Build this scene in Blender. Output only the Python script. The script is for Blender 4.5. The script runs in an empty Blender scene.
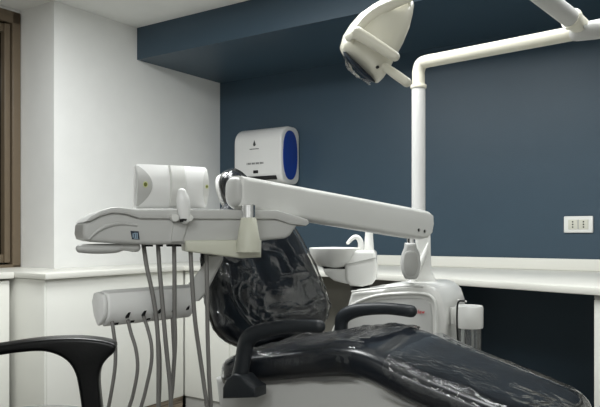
import bpy, bmesh, math, random
from mathutils import Vector, Matrix, noise
random.seed(4)
SC = bpy.context.scene
COL = SC.collection
# ------------------------------------------------------------------ camera model and room axes
FPX, HY, CX, EYE = 670.0, 233.0, 300.0, 1.10
def P(px, py, Z):
    return Vector(((px-CX)/FPX*Z, Z, EYE+(HY-py)/FPX*Z))
U = Vector((.8283, -.5606, 0)); V = Vector((.5606, .8283, 0)); UP = Vector((0, 0, 1))
CORN = Vector((-80/FPX*4.6, 4.6, 0))
def R(a, b, z):
    "room point: a from left wall, b out from the back wall"
    return CORN + U*a - V*b + UP*z
RF = Matrix.Translation(CORN) @ Matrix(((U.x, -V.x, 0, 0), (U.y, -V.y, 0, 0), (0, 0, 1, 0), (0, 0, 0, 1)))
A = Vector((.866, -.5, 0)); W = Vector((.5, .866, 0)); KO = Vector((-.157, 1.75, 0))
def K(s, w, z):
    "patient chair point: s towards the foot end, w across to the far side"
    return KO + A*s + W*w + UP*z

# ------------------------------------------------------------------ materials
def lin(c):
    c = c/255.0
    return c/12.92 if c <= .04045 else ((c+.055)/1.055)**2.4
MATS = {}
def mat(name, rgb, rough=.5, metal=0., coat=0., var=.04, bump=0., bscale=40., scale=8., trans=0., emit=0., ior=1.45, spec=.5):
    m = bpy.data.materials.new(name); m.use_nodes = True
    nt = m.node_tree; b = nt.nodes['Principled BSDF']; L = nt.links
    c = [lin(x) for x in rgb]
    tc = nt.nodes.new('ShaderNodeTexCoord')
    n = nt.nodes.new('ShaderNodeTexNoise'); n.inputs['Scale'].default_value = scale; n.inputs['Detail'].default_value = 4
    L.new(tc.outputs['Object'], n.inputs['Vector'])
    mx = nt.nodes.new('ShaderNodeMix'); mx.data_type = 'RGBA'
    mx.inputs['A'].default_value = [x*(1-var) for x in c]+[1]
    mx.inputs['B'].default_value = [min(1, x*(1+var)) for x in c]+[1]
    L.new(n.outputs['Fac'], mx.inputs['Factor']); L.new(mx.outputs['Result'], b.inputs['Base Color'])
    b.inputs['Roughness'].default_value = rough; b.inputs['Metallic'].default_value = metal
    b.inputs['Coat Weight'].default_value = coat; b.inputs['Coat Roughness'].default_value = .06
    b.inputs['Transmission Weight'].default_value = trans; b.inputs['IOR'].default_value = ior
    b.inputs['Specular IOR Level'].default_value = spec
    if bump:
        n2 = nt.nodes.new('ShaderNodeTexNoise'); n2.inputs['Scale'].default_value = bscale; n2.inputs['Detail'].default_value = 5
        L.new(tc.outputs['Object'], n2.inputs['Vector'])
        bp = nt.nodes.new('ShaderNodeBump'); bp.inputs['Strength'].default_value = bump; bp.inputs['Distance'].default_value = .01
        L.new(n2.outputs['Fac'], bp.inputs['Height']); L.new(bp.outputs['Normal'], b.inputs['Normal'])
    MATS[name] = m
    return m
M_wall = mat('white_wall_paint', (232, 232, 229), .65, bump=.06, bscale=160)
M_ceil = mat('ceiling_paint', (236, 236, 233), .8, bump=.05, bscale=140)
M_navy = mat('slate_blue_wall_paint', (54, 73, 87), .42, var=.05, bump=.05, bscale=160)
M_top = mat('cream_laminate', (227, 226, 218), .38, var=.02)
M_cab = mat('white_melamine', (234, 234, 227), .4, var=.02)
M_taupe = mat('taupe_melamine', (112, 110, 102), .5, var=.03)
M_abs = mat('white_abs_plastic', (226, 226, 222), .3, var=.015, coat=.25)
M_white = mat('bright_white_plastic', (243, 243, 241), .3, var=.01, coat=.25)
M_disp = mat('dispenser_plastic', (208, 208, 206), .3, var=.015, coat=.2)
M_grey = mat('light_grey_plastic', (196, 196, 193), .38, var=.02)
M_grey2 = mat('mid_grey_plastic', (176, 176, 172), .42, var=.02)
M_beige = mat('ivory_aged_plastic', (206, 206, 190), .42, var=.03)
M_cream = mat('cream_enamel', (224, 221, 205), .3, var=.02, coat=.2)
M_chrome = mat('chrome', (225, 225, 225), .12, metal=1.)
M_dark = mat('black_plastic', (6, 7, 8), .3, spec=.3, var=.1, bump=.05, bscale=220)
M_pu = mat('charcoal_polyurethane', (34, 38, 42), .42, var=.1, bump=.08, bscale=180)
M_black = mat('black_gap', (6, 6, 7), .6)
M_vinyl = mat('black_vinyl_upholstery', (23, 28, 35), .3, var=.15, coat=.3, bump=.05, bscale=12)
M_hose = mat('grey_silicone_hose', (124, 122, 119), .45)
M_blue = mat('translucent_blue_plastic', (10, 52, 138), .18, var=.35, scale=5, coat=.6)
M_red = mat('red_print', (200, 30, 44), .5)
M_ink = mat('dark_print', (58, 60, 60), .6)
M_label = mat('navy_label_print', (22, 38, 56), .35)
M_labelw = mat('pale_label_print', (150, 172, 190), .4)
M_olive = mat('olive_badge', (104, 108, 40), .4)
M_lime = mat('pale_lime_badge', (205, 210, 150), .4)
M_socket = mat('socket_module', (206, 205, 192), .4)
M_bronze = mat('bronze_anodised_frame', (104, 91, 74), .4, metal=.0, var=.08)
M_bronze2 = mat('dark_bronze_frame', (54, 46, 38), .45, metal=.2, var=.1)
M_floor = mat('grey_vinyl_floor', (92, 88, 82), .4, var=.1)
M_fabric = mat('grey_vinyl_seat', (120, 120, 117), .45, bump=.1)
M_cable = mat('black_cable', (10, 10, 11), .4)

def wood():
    m = bpy.data.materials.new('brown_wood_plinth'); m.use_nodes = True
    nt = m.node_tree; b = nt.nodes['Principled BSDF']; L = nt.links
    tc = nt.nodes.new('ShaderNodeTexCoord'); mp = nt.nodes.new('ShaderNodeMapping'); mp.inputs['Scale'].default_value = (3, 3, 60)
    L.new(tc.outputs['Object'], mp.inputs['Vector'])
    n = nt.nodes.new('ShaderNodeTexNoise'); n.inputs['Scale'].default_value = 2.2; n.inputs['Detail'].default_value = 6
    L.new(mp.outputs['Vector'], n.inputs['Vector'])
    r = nt.nodes.new('ShaderNodeValToRGB')
    r.color_ramp.elements[0].position = .35; r.color_ramp.elements[0].color = [lin(x) for x in (70, 60, 50)]+[1]
    r.color_ramp.elements[1].position = .65; r.color_ramp.elements[1].color = [lin(x) for x in (150, 136, 118)]+[1]
    L.new(n.outputs['Fac'], r.inputs['Fac']); L.new(r.outputs['Color'], b.inputs['Base Color'])
    b.inputs['Roughness'].default_value = .5
    return m
M_wood = wood()

def glass(name, tint, rough=.02):
    m = bpy.data.materials.new(name); m.use_nodes = True
    nt = m.node_tree; L = nt.links; nt.nodes.remove(nt.nodes['Principled BSDF'])
    out = nt.nodes['Material Output']
    tr = nt.nodes.new('ShaderNodeBsdfTransparent'); tr.inputs['Color'].default_value = tint
    gl = nt.nodes.new('ShaderNodeBsdfGlossy'); gl.inputs['Roughness'].default_value = rough
    lw = nt.nodes.new('ShaderNodeLayerWeight'); lw.inputs['Blend'].default_value = .35
    mx = nt.nodes.new('ShaderNodeMixShader')
    df = nt.nodes.new('ShaderNodeBsdfDiffuse'); df.inputs['Color'].default_value = (.8, .82, .82, 1)
    m0 = nt.nodes.new('ShaderNodeMixShader'); m0.inputs['Fac'].default_value = .14
    L.new(tr.outputs[0], m0.inputs[1]); L.new(df.outputs[0], m0.inputs[2])
    L.new(lw.outputs['Fresnel'], mx.inputs['Fac']); L.new(m0.outputs[0], mx.inputs[1]); L.new(gl.outputs[0], mx.inputs[2])
    L.new(mx.outputs[0], out.inputs['Surface'])
    return m
M_clear = glass('clear_bottle_plastic', (.86, .88, .88, 1))

def film(name='clear_plastic_film', crinkle=.7):
    m = bpy.data.materials.new(name); m.use_nodes = True
    nt = m.node_tree; L = nt.links; nt.nodes.remove(nt.nodes['Principled BSDF'])
    out = nt.nodes['Material Output']
    tc = nt.nodes.new('ShaderNodeTexCoord')
    n = nt.nodes.new('ShaderNodeTexNoise'); n.inputs['Scale'].default_value = 7; n.inputs['Detail'].default_value = 3; n.inputs['Distortion'].default_value = 1.2
    L.new(tc.outputs['Object'], n.inputs['Vector'])
    bp = nt.nodes.new('ShaderNodeBump'); bp.inputs['Strength'].default_value = .4 if crinkle > .5 else .16; bp.inputs['Distance'].default_value = .012
    mk = nt.nodes.new('ShaderNodeTexNoise'); mk.inputs['Scale'].default_value = 4.2; mk.inputs['Detail'].default_value = 2; L.new(tc.outputs['Object'], mk.inputs['Vector'])
    mr = nt.nodes.new('ShaderNodeMapRange'); mr.inputs['From Min'].default_value = .5; mr.inputs['From Max'].default_value = .64; mr.inputs['To Max'].default_value = crinkle; L.new(mk.outputs['Fac'], mr.inputs['Value'])
    cr_ = nt.nodes.new('ShaderNodeTexNoise'); cr_.inputs['Scale'].default_value = 26; cr_.inputs['Detail'].default_value = 3; cr_.inputs['Distortion'].default_value = 2.4; L.new(tc.outputs['Object'], cr_.inputs['Vector'])
    ma = nt.nodes.new('ShaderNodeMath'); ma.operation = 'MULTIPLY_ADD'; L.new(cr_.outputs['Fac'], ma.inputs[0]); L.new(mr.outputs['Result'], ma.inputs[1]); L.new(n.outputs['Fac'], ma.inputs[2])
    L.new(ma.outputs[0], bp.inputs['Height'])
    tr = nt.nodes.new('ShaderNodeBsdfTransparent')
    gl = nt.nodes.new('ShaderNodeBsdfGlossy'); gl.inputs['Roughness'].default_value = .05; L.new(bp.outputs['Normal'], gl.inputs['Normal'])
    df = nt.nodes.new('ShaderNodeBsdfDiffuse'); df.inputs['Color'].default_value = (.8, .8, .8, 1)
    m0 = nt.nodes.new('ShaderNodeMixShader'); m0.inputs['Fac'].default_value = .05
    L.new(gl.outputs[0], m0.inputs[1]); L.new(df.outputs[0], m0.inputs[2])
    lw = nt.nodes.new('ShaderNodeLayerWeight'); lw.inputs['Blend'].default_value = .27; L.new(bp.outputs['Normal'], lw.inputs['Normal'])
    ad = nt.nodes.new('ShaderNodeMath'); ad.operation = 'ADD'; ad.inputs[1].default_value = .03; ad.use_clamp = True
    L.new(lw.outputs['Fresnel'], ad.inputs[0])
    mx = nt.nodes.new('ShaderNodeMixShader')
    L.new(ad.outputs[0], mx.inputs['Fac']); L.new(tr.outputs[0], mx.inputs[1]); L.new(m0.outputs[0], mx.inputs[2])
    L.new(mx.outputs[0], out.inputs['Surface'])
    return m
M_film = film()
M_film_back = film('clear_plastic_bag', .22)

# ------------------------------------------------------------------ mesh helpers (all in world coordinates)
def bevel_all(bm, off, seg=3, edges=None):
    if off <= 0: return
    bmesh.ops.bevel(bm, geom=list(edges if edges is not None else bm.edges), offset=off, segments=seg, profile=.5, affect='EDGES', clamp_overlap=True)
def hexa(bm, pts, bev=0., seg=3):
    "pts: 4 bottom, 4 top"
    t = bmesh.new(); vs = [t.verts.new(p) for p in pts]
    for f in ((0, 1, 2, 3), (4, 5, 6, 7), (0, 1, 5, 4), (1, 2, 6, 5), (2, 3, 7, 6), (3, 0, 4, 7)):
        t.faces.new([vs[i] for i in f])
    bmesh.ops.recalc_face_normals(t, faces=t.faces); bevel_all(t, bev, seg); merge(bm, t)
def merge(bm, t):
    me = bpy.data.meshes.new('tmp'); t.to_mesh(me); t.free(); bm.from_mesh(me); bpy.data.meshes.remove(me)
def box(bm, fr, x0, x1, y0, y1, z0, z1, bev=0., seg=3):
    c = [(x0, y0), (x1, y0), (x1, y1), (x0, y1)]
    hexa(bm, [fr @ Vector((x, y, z0)) for x, y in c]+[fr @ Vector((x, y, z1)) for x, y in c], bev, seg)
def rbox(a0, a1, b0, b1, z0, z1, bev=0.):
    bm = bmesh.new(); box(bm, RF, a0, a1, b0, b1, z0, z1, bev); return bm
def smooth_outline(pts, n=4):
    N = len(pts); out = []
    for i in range(N):
        p0, p1, p2, p3 = pts[i-1], pts[i], pts[(i+1) % N], pts[(i+2) % N]
        for k in range(n):
            t = k/n
            out.append(.5*((2*p1)+(p2-p0)*t+(2*p0-5*p1+4*p2-p3)*t*t+(3*p1-p0-3*p2+p3)*t**3))
    return out
def prism(bm, pts, ext, bev=0., seg=3, sm=0):
    if sm: pts = smooth_outline(pts, sm)
    t = bmesh.new(); a = [t.verts.new(p) for p in pts]; b = [t.verts.new(p+ext) for p in pts]
    fa = t.faces.new(a); fb = t.faces.new(b); n = len(a)
    for i in range(n): t.faces.new((a[i], a[(i+1) % n], b[(i+1) % n], b[i]))
    bmesh.ops.recalc_face_normals(t, faces=t.faces)
    if bev: bevel_all(t, bev, seg, set(fa.edges) | set(fb.edges))
    bmesh.ops.triangulate(t, faces=[f for f in t.faces if len(f.verts) > 4])
    merge(bm, t)
def cat(pts, n=8):
    if len(pts) < 3: return list(pts)
    q = [2*pts[0]-pts[1]]+list(pts)+[2*pts[-1]-pts[-2]]; out = []
    for i in range(1, len(q)-2):
        p0, p1, p2, p3 = q[i-1:i+3]
        for k in range(n):
            t = k/n
            out.append(.5*((2*p1)+(p2-p0)*t+(2*p0-5*p1+4*p2-p3)*t*t+(3*p1-p0-3*p2+p3)*t**3))
    out.append(pts[-1]); return out
def loft(bm, loops, cap=True):
    rows = [[bm.verts.new(p) for p in l] for l in loops]; n = len(rows[0])
    for a, b in zip(rows, rows[1:]):
        for i in range(n): bm.faces.new((a[i], a[(i+1) % n], b[(i+1) % n], b[i]))
    if cap:
        bm.faces.new(rows[0]); bm.faces.new(rows[-1])
    return rows
def tube(bm, pts, rad, seg=14, flat=1., round_ends=True, sub=8, ref=None):
    "round (or flattened) swept tube; rad number or list"
    if not isinstance(rad, (list, tuple)): rad = [rad]*len(pts)
    q = cat([Vector((p.x, p.y, p.z)) for p in pts], sub)
    if len(pts) < 3: rr = list(rad)
    else: rr = [v.x for v in cat([Vector((r, 0, 0)) for r in rad], sub)]
    t = bmesh.new(); loops = []; prev = None
    for i, p in enumerate(q):
        d = (q[min(i+1, len(q)-1)]-q[max(i-1, 0)]).normalized()
        if ref is not None: x = (ref-d*ref.dot(d)).normalized()
        elif prev is None:
            x = d.cross(UP if abs(d.z) < .9 else Vector((1, 0, 0))).normalized()
        else: x = (prev-d*prev.dot(d)).normalized()
        prev = x; y = d.cross(x)
        def ring(c, k): return [c+(x*math.cos(2*math.pi*j/seg)*flat+y*math.sin(2*math.pi*j/seg))*rr[i]*k for j in range(seg)]
        if round_ends and i == 0:
            for a in (80, 55, 28): loops.append(ring(p-d*rr[i]*math.sin(math.radians(a)), math.cos(math.radians(a))))
        loops.append(ring(p, 1))
        if round_ends and i == len(q)-1:
            for a in (28, 55, 80): loops.append(ring(p+d*rr[i]*math.sin(math.radians(a)), math.cos(math.radians(a))))
    loft(t, loops); bmesh.ops.recalc_face_normals(t, faces=t.faces); merge(bm, t)
def lathe(bm, o, prof, seg=32, axis=None, sx=1.):
    "prof: (radius, height) list about axis through o"
    ax = (axis or UP).normalized(); x = ax.cross(Vector((0, 1, 0)) if abs(ax.y) < .9 else UP).normalized(); y = ax.cross(x)
    t = bmesh.new()
    loft(t, [[o+ax*h+(x*math.cos(2*math.pi*j/seg)*sx+y*math.sin(2*math.pi*j/seg))*max(r, .0004) for j in range(seg)] for r, h in prof])
    bmesh.ops.recalc_face_normals(t, faces=t.faces); merge(bm, t)
def plane(pa, za, pb, zb):
    "vertical plane through two image columns at two distances: returns point function and normal away from the camera"
    a = P(pa, HY, za); b = P(pb, HY, zb); d = (b-a).normalized(); n = Vector((-d.y, d.x, 0))
    if n.y < 0: n = -n
    k = n.dot(Vector((a.x, a.y, 0)))
    def q(px, py, off=0.):
        Z = (k+off)/(n.x*(px-CX)/FPX+n.y); return P(px, py, Z)
    return q, n, d
def frame(o, x, y):
    z = x.cross(y); m = Matrix((x.to_4d(), y.to_4d(), z.to_4d(), (0, 0, 0, 1))).transposed()
    m[0][3], m[1][3], m[2][3] = o.x, o.y, o.z
    m[3][0] = m[3][1] = m[3][2] = 0; m[3][3] = 1
    return m

# ------------------------------------------------------------------ object helpers
def root_of(o):
    while o.parent: o = o.parent
    return o
def obj(name, bm, m, parent=None, ang=35, label=None):
    me = bpy.data.meshes.new(name)
    bmesh.ops.remove_doubles(bm, verts=bm.verts, dist=1e-6)
    if parent is not None: L = root_of(parent).location.copy()
    else:
        xs = [v.co for v in bm.verts]
        L = Vector(((min(p.x for p in xs)+max(p.x for p in xs))/2, (min(p.y for p in xs)+max(p.y for p in xs))/2, min(p.z for p in xs)))
    bmesh.ops.translate(bm, verts=bm.verts, vec=-L)
    bm.to_mesh(me); bm.free()
    for p in me.polygons: p.use_smooth = True
    me.set_sharp_from_angle(angle=math.radians(ang))
    me.materials.append(m)
    o = bpy.data.objects.new(name, me); COL.objects.link(o)
    if parent is not None: o.parent = parent
    else: o.location = L
    if label: o['label'] = label
    return o
def thing(name, label, cat_, loc, group=None):
    o = bpy.data.objects.new(name, None); COL.objects.link(o); o.location = loc; o.empty_display_size = .1
    o['label'] = label; o['category'] = cat_
    if group: o['group'] = group
    return o
def tag(o, label, cat_, group=None):
    o['label'] = label; o['category'] = cat_
    if group: o['group'] = group
    return o
def struct(name, bm, m, parent=None):
    o = obj(name, bm, m, parent)
    if parent is None: o['kind'] = 'structure'
    return o
def text(name, s, size, fr, m, parent, shear=0., sx=1.):
    cu = bpy.data.curves.new(name+'_c', 'FONT'); cu.body = s; cu.size = size; cu.extrude = .0004; cu.align_x = 'LEFT'; cu.shear = shear
    t = bpy.data.objects.new(name+'_t', cu); COL.objects.link(t)
    bpy.context.view_layer.update()
    me = bpy.data.meshes.new_from_object(t.evaluated_get(bpy.context.evaluated_depsgraph_get()))
    bpy.data.objects.remove(t)
    bm = bmesh.new(); bm.from_mesh(me); bpy.data.meshes.remove(me)
    bmesh.ops.transform(bm, matrix=fr @ Matrix.Diagonal((sx, 1, 1, 1)), verts=bm.verts)
    return obj(name, bm, m, parent)
B = bmesh.new

# ================================================================== SETTING
CEIL, TOPZ = 2.318, .914
bm = B(); box(bm, RF, -.6, 5.0, -.2, 5.6, -.12, 0); struct('floor', bm, M_floor)
bm = B(); box(bm, RF, -.6, 5.0, -.2, 5.6, CEIL, CEIL+.12); struct('ceiling', bm, M_ceil)
struct('wall_back', rbox(-.6, 5.0, -.15, 0, 0, CEIL), M_navy)
bm = B()
box(bm, RF, -.6, 0, 0, 1.318, 0, CEIL)
box(bm, RF, -.6, -.3, 1.318, 3.3, 0, .87)
box(bm, RF, -.6, -.3, 1.318, 3.3, 2.30, CEIL)
box(bm, RF, -.6, 0, 3.3, 5.6, 0, CEIL)
struct('wall_left', bm, M_wall)
struct('wall_right', rbox(4.85, 5.0, 0, 5.6, 0, CEIL), M_wall)
struct('wall_front', rbox(0, 4.85, 5.45, 5.6, 0, CEIL), M_wall)
# boxed soffit along the back wall (front face and underside in the same paint as the wall)
struct('trim_1', rbox(0, 4.85, 0, .7475, 2.129, CEIL), M_navy)
# bronze window set back in the reveal
win = bpy.data.objects.new('window_1', None); COL.objects.link(win); win.location = R(-.3, 2.3, TOPZ); win['kind'] = 'structure'
bm = B()
for b0, b1 in ((1.322, 1.372), (2.28, 2.34), (3.23, 3.295)): box(bm, RF, -.36, -.285, b0, b1, .876, 2.30, .004)
box(bm, RF, -.36, -.285, 1.322, 3.295, 2.235, 2.30, .004); box(bm, RF, -.36, -.285, 1.322, 3.295, .876, .93, .004)
obj('window_frame', bm, M_bronze, win)
bm = B()
for b0, b1 in ((1.383, 1.416), (2.225, 2.268), (2.352, 2.395), (3.175, 3.218)): box(bm, RF, -.35, -.289, b0, b1, .94, 2.225, .003)
for b0, b1 in ((1.383, 2.268), (2.352, 3.218)):
    box(bm, RF, -.35, -.30, b0, b1, 2.18, 2.225, .003); box(bm, RF, -.35, -.30, b0, b1, .94, .985, .003)
obj('window_sash', bm, M_bronze, win)
for b0, b1 in ((1.416, 2.225), (2.395, 3.175)):
    obj('pane', rbox(-.335, -.325, b0, b1, .985, 2.18), mat('dark_window_glass', (12, 12, 14), .05), win)
bm = B(); prism(bm, [R(a, b, .884) for a, b in ((-.299, 1.32), (-.001, 1.32), (-.001, 1.624), (.12, 1.624), (.12, 3.295), (-.299, 3.295))], UP*(TOPZ-.884), .004, 2)
M_sill = M_top
struct('trim_2', bm, M_sill)

# ================================================================== WORKTOP AND CABINETS
def front_b(a): return max(.72, .665+.262*(a-1.19))
wt = thing('worktop', 'cream laminate worktop running along the white and the dark blue walls', 'worktop', R(1.5, .4, TOPZ-.028))
bm = B()
poly = [(.001, .001), (3.6, .001), (3.6, front_b(3.6)), (2.6, front_b(2.6)), (1.42, .725), (.36, .72), (.36, 1.622), (.001, 1.622), (.001, 1.32)]
prism(bm, [R(a, b, TOPZ-.028) for a, b in poly], UP*.028, .004, 2)
obj('slab', bm, M_top, wt)
bm = B(); box(bm, RF, .02, 3.6, .001, .022, TOPZ, .972, .004); obj('upstand', bm, M_top, wt)
KICK = .17
lc = thing('low_cabinet', 'long shallow white cabinet against the white wall with a brown wooden plinth', 'cabinet', R(.17, 1.1, 0))
obj('carcass', rbox(.005, .318, .71, 1.60, KICK, TOPZ-.03, .002), M_cab, lc)
obj('front_panel', rbox(.319, .338, .705, 1.60, KICK, TOPZ-.03, .003), M_cab, lc)
obj('end_panel', rbox(.005, .338, 1.601, 1.612, KICK, TOPZ-.03, .002), M_taupe if False else M_cab, lc)
obj('plinth', rbox(.01, .335, .71, 1.61, 0, KICK-.001, 0), M_wood, lc)
lc2 = thing('low_cabinet', 'plain white boxed panel below the window sill at the left', 'cabinet', R(-.05, 2.4, 0))
obj('panel', rbox(-.29, .10, 1.635, 3.29, KICK, .874, .002), M_cab, lc2)
obj('plinth', rbox(-.29, .09, 1.64, 3.28, 0, KICK-.001, 0), M_wood, lc2)
cb = thing('base_cabinet', 'white base cabinet in the room corner beyond the hanging hoses', 'cabinet', R(.5, .4, 0))
obj('carcass', rbox(.005, 1.0, .005, .682, KICK, TOPZ-.03, .002), M_cab, cb)
obj('door', rbox(.34, .668, .683, .70, KICK, TOPZ-.032, .003), M_cab, cb)
obj('door', rbox(.672, 1.0, .683, .70, KICK, TOPZ-.032, .003), M_cab, cb)
obj('plinth', rbox(.34, .99, .02, .69, 0, KICK-.001, 0), M_grey2, cb)
ct = thing('base_cabinet', 'taupe grey cabinet under the worktop behind the spittoon', 'cabinet', R(1.3, .3, 0))
obj('carcass', rbox(1.01, 1.68, .005, .50, .1, TOPZ-.03, .002), M_taupe, ct)
obj('door', rbox(1.02, 1.67, .502, .52, .11, TOPZ-.034, .003), M_taupe, ct)
obj('plinth', rbox(1.02, 1.67, .02, .47, 0, .099, 0), M_grey2, ct)
# right support cabinet whose front follows the worktop edge
cr = thing('base_cabinet', 'white cabinet side under the worktop at the right edge of the photo', 'cabinet', R(3.0, .6, 0))
a0 = 2.574
bm = B()
prism(bm, [R(a, b, .0) for a, b in ((a0, .01), (3.55, .01), (3.55, front_b(3.55)-.05), (a0, front_b(a0)-.05))], UP*(TOPZ-.03), .002, 1)
obj('carcass', bm, M_cab, cr)
bm = B()
prism(bm, [R(a, b, .1) for a, b in ((a0, front_b(a0)-.048), (3.55, front_b(3.55)-.048), (3.55, front_b(3.55)-.03), (a0, front_b(a0)-.03))], UP*(TOPZ-.145), .003, 2)
obj('door', bm, M_cab, cr)
bm = B(); q0 = R(a0+.02, front_b(a0)-.04, TOPZ-.03)
prism(bm, [R(a, b, TOPZ-.043) for a, b in ((a0, front_b(a0)-.046), (3.55, front_b(3.55)-.046), (3.55, front_b(3.55)-.032), (a0, front_b(a0)-.032))], UP*.012, 0)
obj('top_rail', bm, M_grey2, cr)

# ================================================================== TOWEL DISPENSER
td = thing('towel_dispenser', 'white paper towel dispenser with blue oval side windows on the dark blue wall', 'dispenser', R(.47, .02, 1.397))
def td_prof(z0, z1, d, rx, n=10):
    pts = []
    for k in range(n+1):
        t = math.pi/2*k/n; pts.append((d-rx+rx*math.sin(t), z0+rx-rx*math.cos(t)))
    for k in range(n+1):
        t = math.pi/2*k/n; pts.append((d-rx*1.25+rx*1.25*math.cos(t), z1-rx*1.25+rx*1.25*math.sin(t)))
    back = []
    for k in range(n+1):
        t = math.pi/2*k/n; back.append((.056-.055*math.sin(t), z1-.055+.055*math.cos(t)))
    for k in range(n+1):
        t = math.pi/2*k/n; back.append((.056-.055*math.cos(t), z0+.055-.055*math.sin(t)))
    return pts+back
Z0, Z1 = 1.403, 1.760
bm = B(); prism(bm, [R(.29, b, z) for b, z in td_prof(Z0, Z1, .2, .075)], U*.37, .012, 3)
obj('housing', bm, M_disp, td)
for aa, s in ((.66, 1), (.29, -1)):
    bm = B(); cb_, cz = .105, (Z0+Z1)/2
    pts = [R(aa, cb_+.078*math.copysign(abs(math.cos(t))**.8, math.cos(t)), cz+.152*math.copysign(abs(math.sin(t))**.9, math.sin(t))) for t in [2*math.pi*i/40 for i in range(40)]]
    prism(bm, pts, U*(.004*s), .0015, 1); obj('side_window', bm, M_blue, td, label='translucent blue oval window')
bm = B(); box(bm, RF, .40, .62, .165, .2035, Z0+.026, Z0+.05, .004); obj('towel_slot', bm, M_black, td)
bm = B(); box(bm, RF, .445, .485, .19, .2025, Z0+.068, Z0+.088, .004); obj('sensor_eye', bm, M_black, td)
bm = B(); lathe(bm, R(.455, .1995, Z1-.108), [(0, 0), (.0105, 0), (.0105, .0015), (0, .0017)], 16, -V); 
tb = R(.455, .2005, Z1-.093); prism(bm, [tb-U*.008-UP*.008, tb+U*.008-UP*.008, tb+UP*.012], -V*.001)
obj('emblem', bm, M_ink, td)
bm = B()
for k in range(9): box(bm, RF, .418+k*.008, .418+k*.008+.0055, .1992, .2008, Z1-.139, Z1-.133)
obj('printing', bm, M_ink, td); bm = B()
for k in range(13): box(bm, RF, .395+k*.0105, .395+k*.0105+(.007 if k % 3 else .004), .1992, .2008, Z1-.232, Z1-.2205)
obj('printing', bm, M_ink, td)

# ================================================================== WALL OUTLET
ol = thing('wall_outlet', 'white double power outlet plate on the dark blue wall above the worktop', 'outlet', R(2.326, .005, 1.10))
oz = 1.142
bm = B(); box(bm, RF, 2.252, 2.388, .0005, .012, oz-.041, oz+.041, .005); obj('cover_plate', bm, M_abs, ol)
for k, x in enumerate((2.295, 2.345)):
    bm = B(); box(bm, RF, x-.022, x+.022, .006, .0145, oz-.024, oz+.024, .002); so = obj('socket', bm, M_socket, ol)
    bm = B()
    for dz in (-.013, 0, .013): lathe(bm, R(x, .0142, oz+dz), [(0, 0), (.0038, 0), (.0038, .0012), (0, .0012)], 10, -V)
    obj('pin_hole', bm, M_black, so)
bm = B(); box(bm, RF, 2.317, 2.323, .006, .014, oz-.024, oz+.024, .001); obj('divider', bm, M_grey2, ol)

# ================================================================== PATIENT CHAIR
def interp(tab, x):
    if x <= tab[0][0]: return tab[0][1]
    for (a, ya), (b, yb) in zip(tab, tab[1:]):
        if x <= b:
            t = (x-a)/(b-a); t = t*t*(3-2*t) if False else t
            return ya+(yb-ya)*t
    return tab[-1][1]
def sm_interp(tab, x):
    return sum(interp(tab, x+d) for d in (-.03, -.015, 0, .015, .03))/5
TOP = [(-.1, .765), (0, .79), (.1, .805), (.2, .824), (.3, .838), (.36, .832), (.44, .80), (.63, .744), (.8, .696), (.9, .668)]
def seat_loops(s0, s1, n, grow=0., m=40):
    loops = []
    for i in range(n+1):
        s = s0+(s1-s0)*i/n
        w0 = 0.; w1 = .44; th = .092
        r = min(1., max(0., (s+.085)/.07)); k0 = math.sqrt(max(0, 1-(1-r)**2))
        r = min(1., max(0., (.815-s)/.12)); k1 = math.sqrt(max(0, 1-(1-r)**2))
        taper = max(0., s-.45)*.06
        hw = (.22-taper)*(.72+.28*k0)*(.30+.70*k1)+grow; wc = .22
        top = sm_interp(TOP, s)+grow; e = min(k0, math.sqrt(max(0, 1-(1-min(1, max(0, (.815-s)/.05)))**2)))
        t2 = th*(.25+.75*e)/2+grow; zc = top-grow-th/2-(.012*(1-e))
        lp = []
        for j in range(m):
            t = 2*math.pi*j/m; c, sn = math.cos(t), math.sin(t)
            x = math.copysign(abs(c)**.42, c); z = math.copysign(abs(sn)**.55, sn)
            dish = -.012*(1-x*x) if sn > 0 else 0
            lp.append(K(s, wc+hw*x, zc+t2*z+dish))
        loops.append(lp)
    return loops
pc = thing('dental_chair', 'black upholstered dental patient chair wrapped in clear plastic film, white base', 'dental chair', K(.3, .22, 0))
bm = B(); loft(bm, seat_loops(-.085, .815, 72)); bmesh.ops.recalc_face_normals(bm, faces=bm.faces)
seat = obj('seat', bm, M_vinyl, pc, 60)
def film_from(loops, amp, base, keep=None, cap=False, seed=0.):
    bm = B(); loft(bm, loops, cap); bmesh.ops.recalc_face_normals(bm, faces=bm.faces); bm.normal_update()
    for v in bm.verts:
        p = v.co*6+Vector((seed, 0, 0))
        ridge = 1-abs(noise.noise(p))*2; ridge2 = 1-abs(noise.noise(p*2.3+Vector((5, 3, 1))))*2
        v.co += v.normal*(base+amp*max(0, ridge)**3+amp*.5*max(0, ridge2)**4)
    if keep: bmesh.ops.delete(bm, geom=[f for f in bm.faces if not keep(f.calc_center_median())], context='FACES')
    return bm
sv = lambda p: (p-KO).dot(A)
bm = film_from(seat_loops(-.083, .37, 90, .004, 80), .007, .002, lambda p: sv(p) < .33+.03*noise.noise(p*22)+.02*noise.noise(p*60))
obj('plastic_cover', bm, M_film, pc, 60, 'crumpled clear plastic film over the seat')
bm = film_from(seat_loops(.40, .815, 90, .010, 80), .0035, .002, lambda p: sv(p) > .405+.006*noise.noise(p*30), seed=7)
obj('plastic_cover', bm, M_film, pc, 60, 'clear plastic film over the leg rest')
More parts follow.
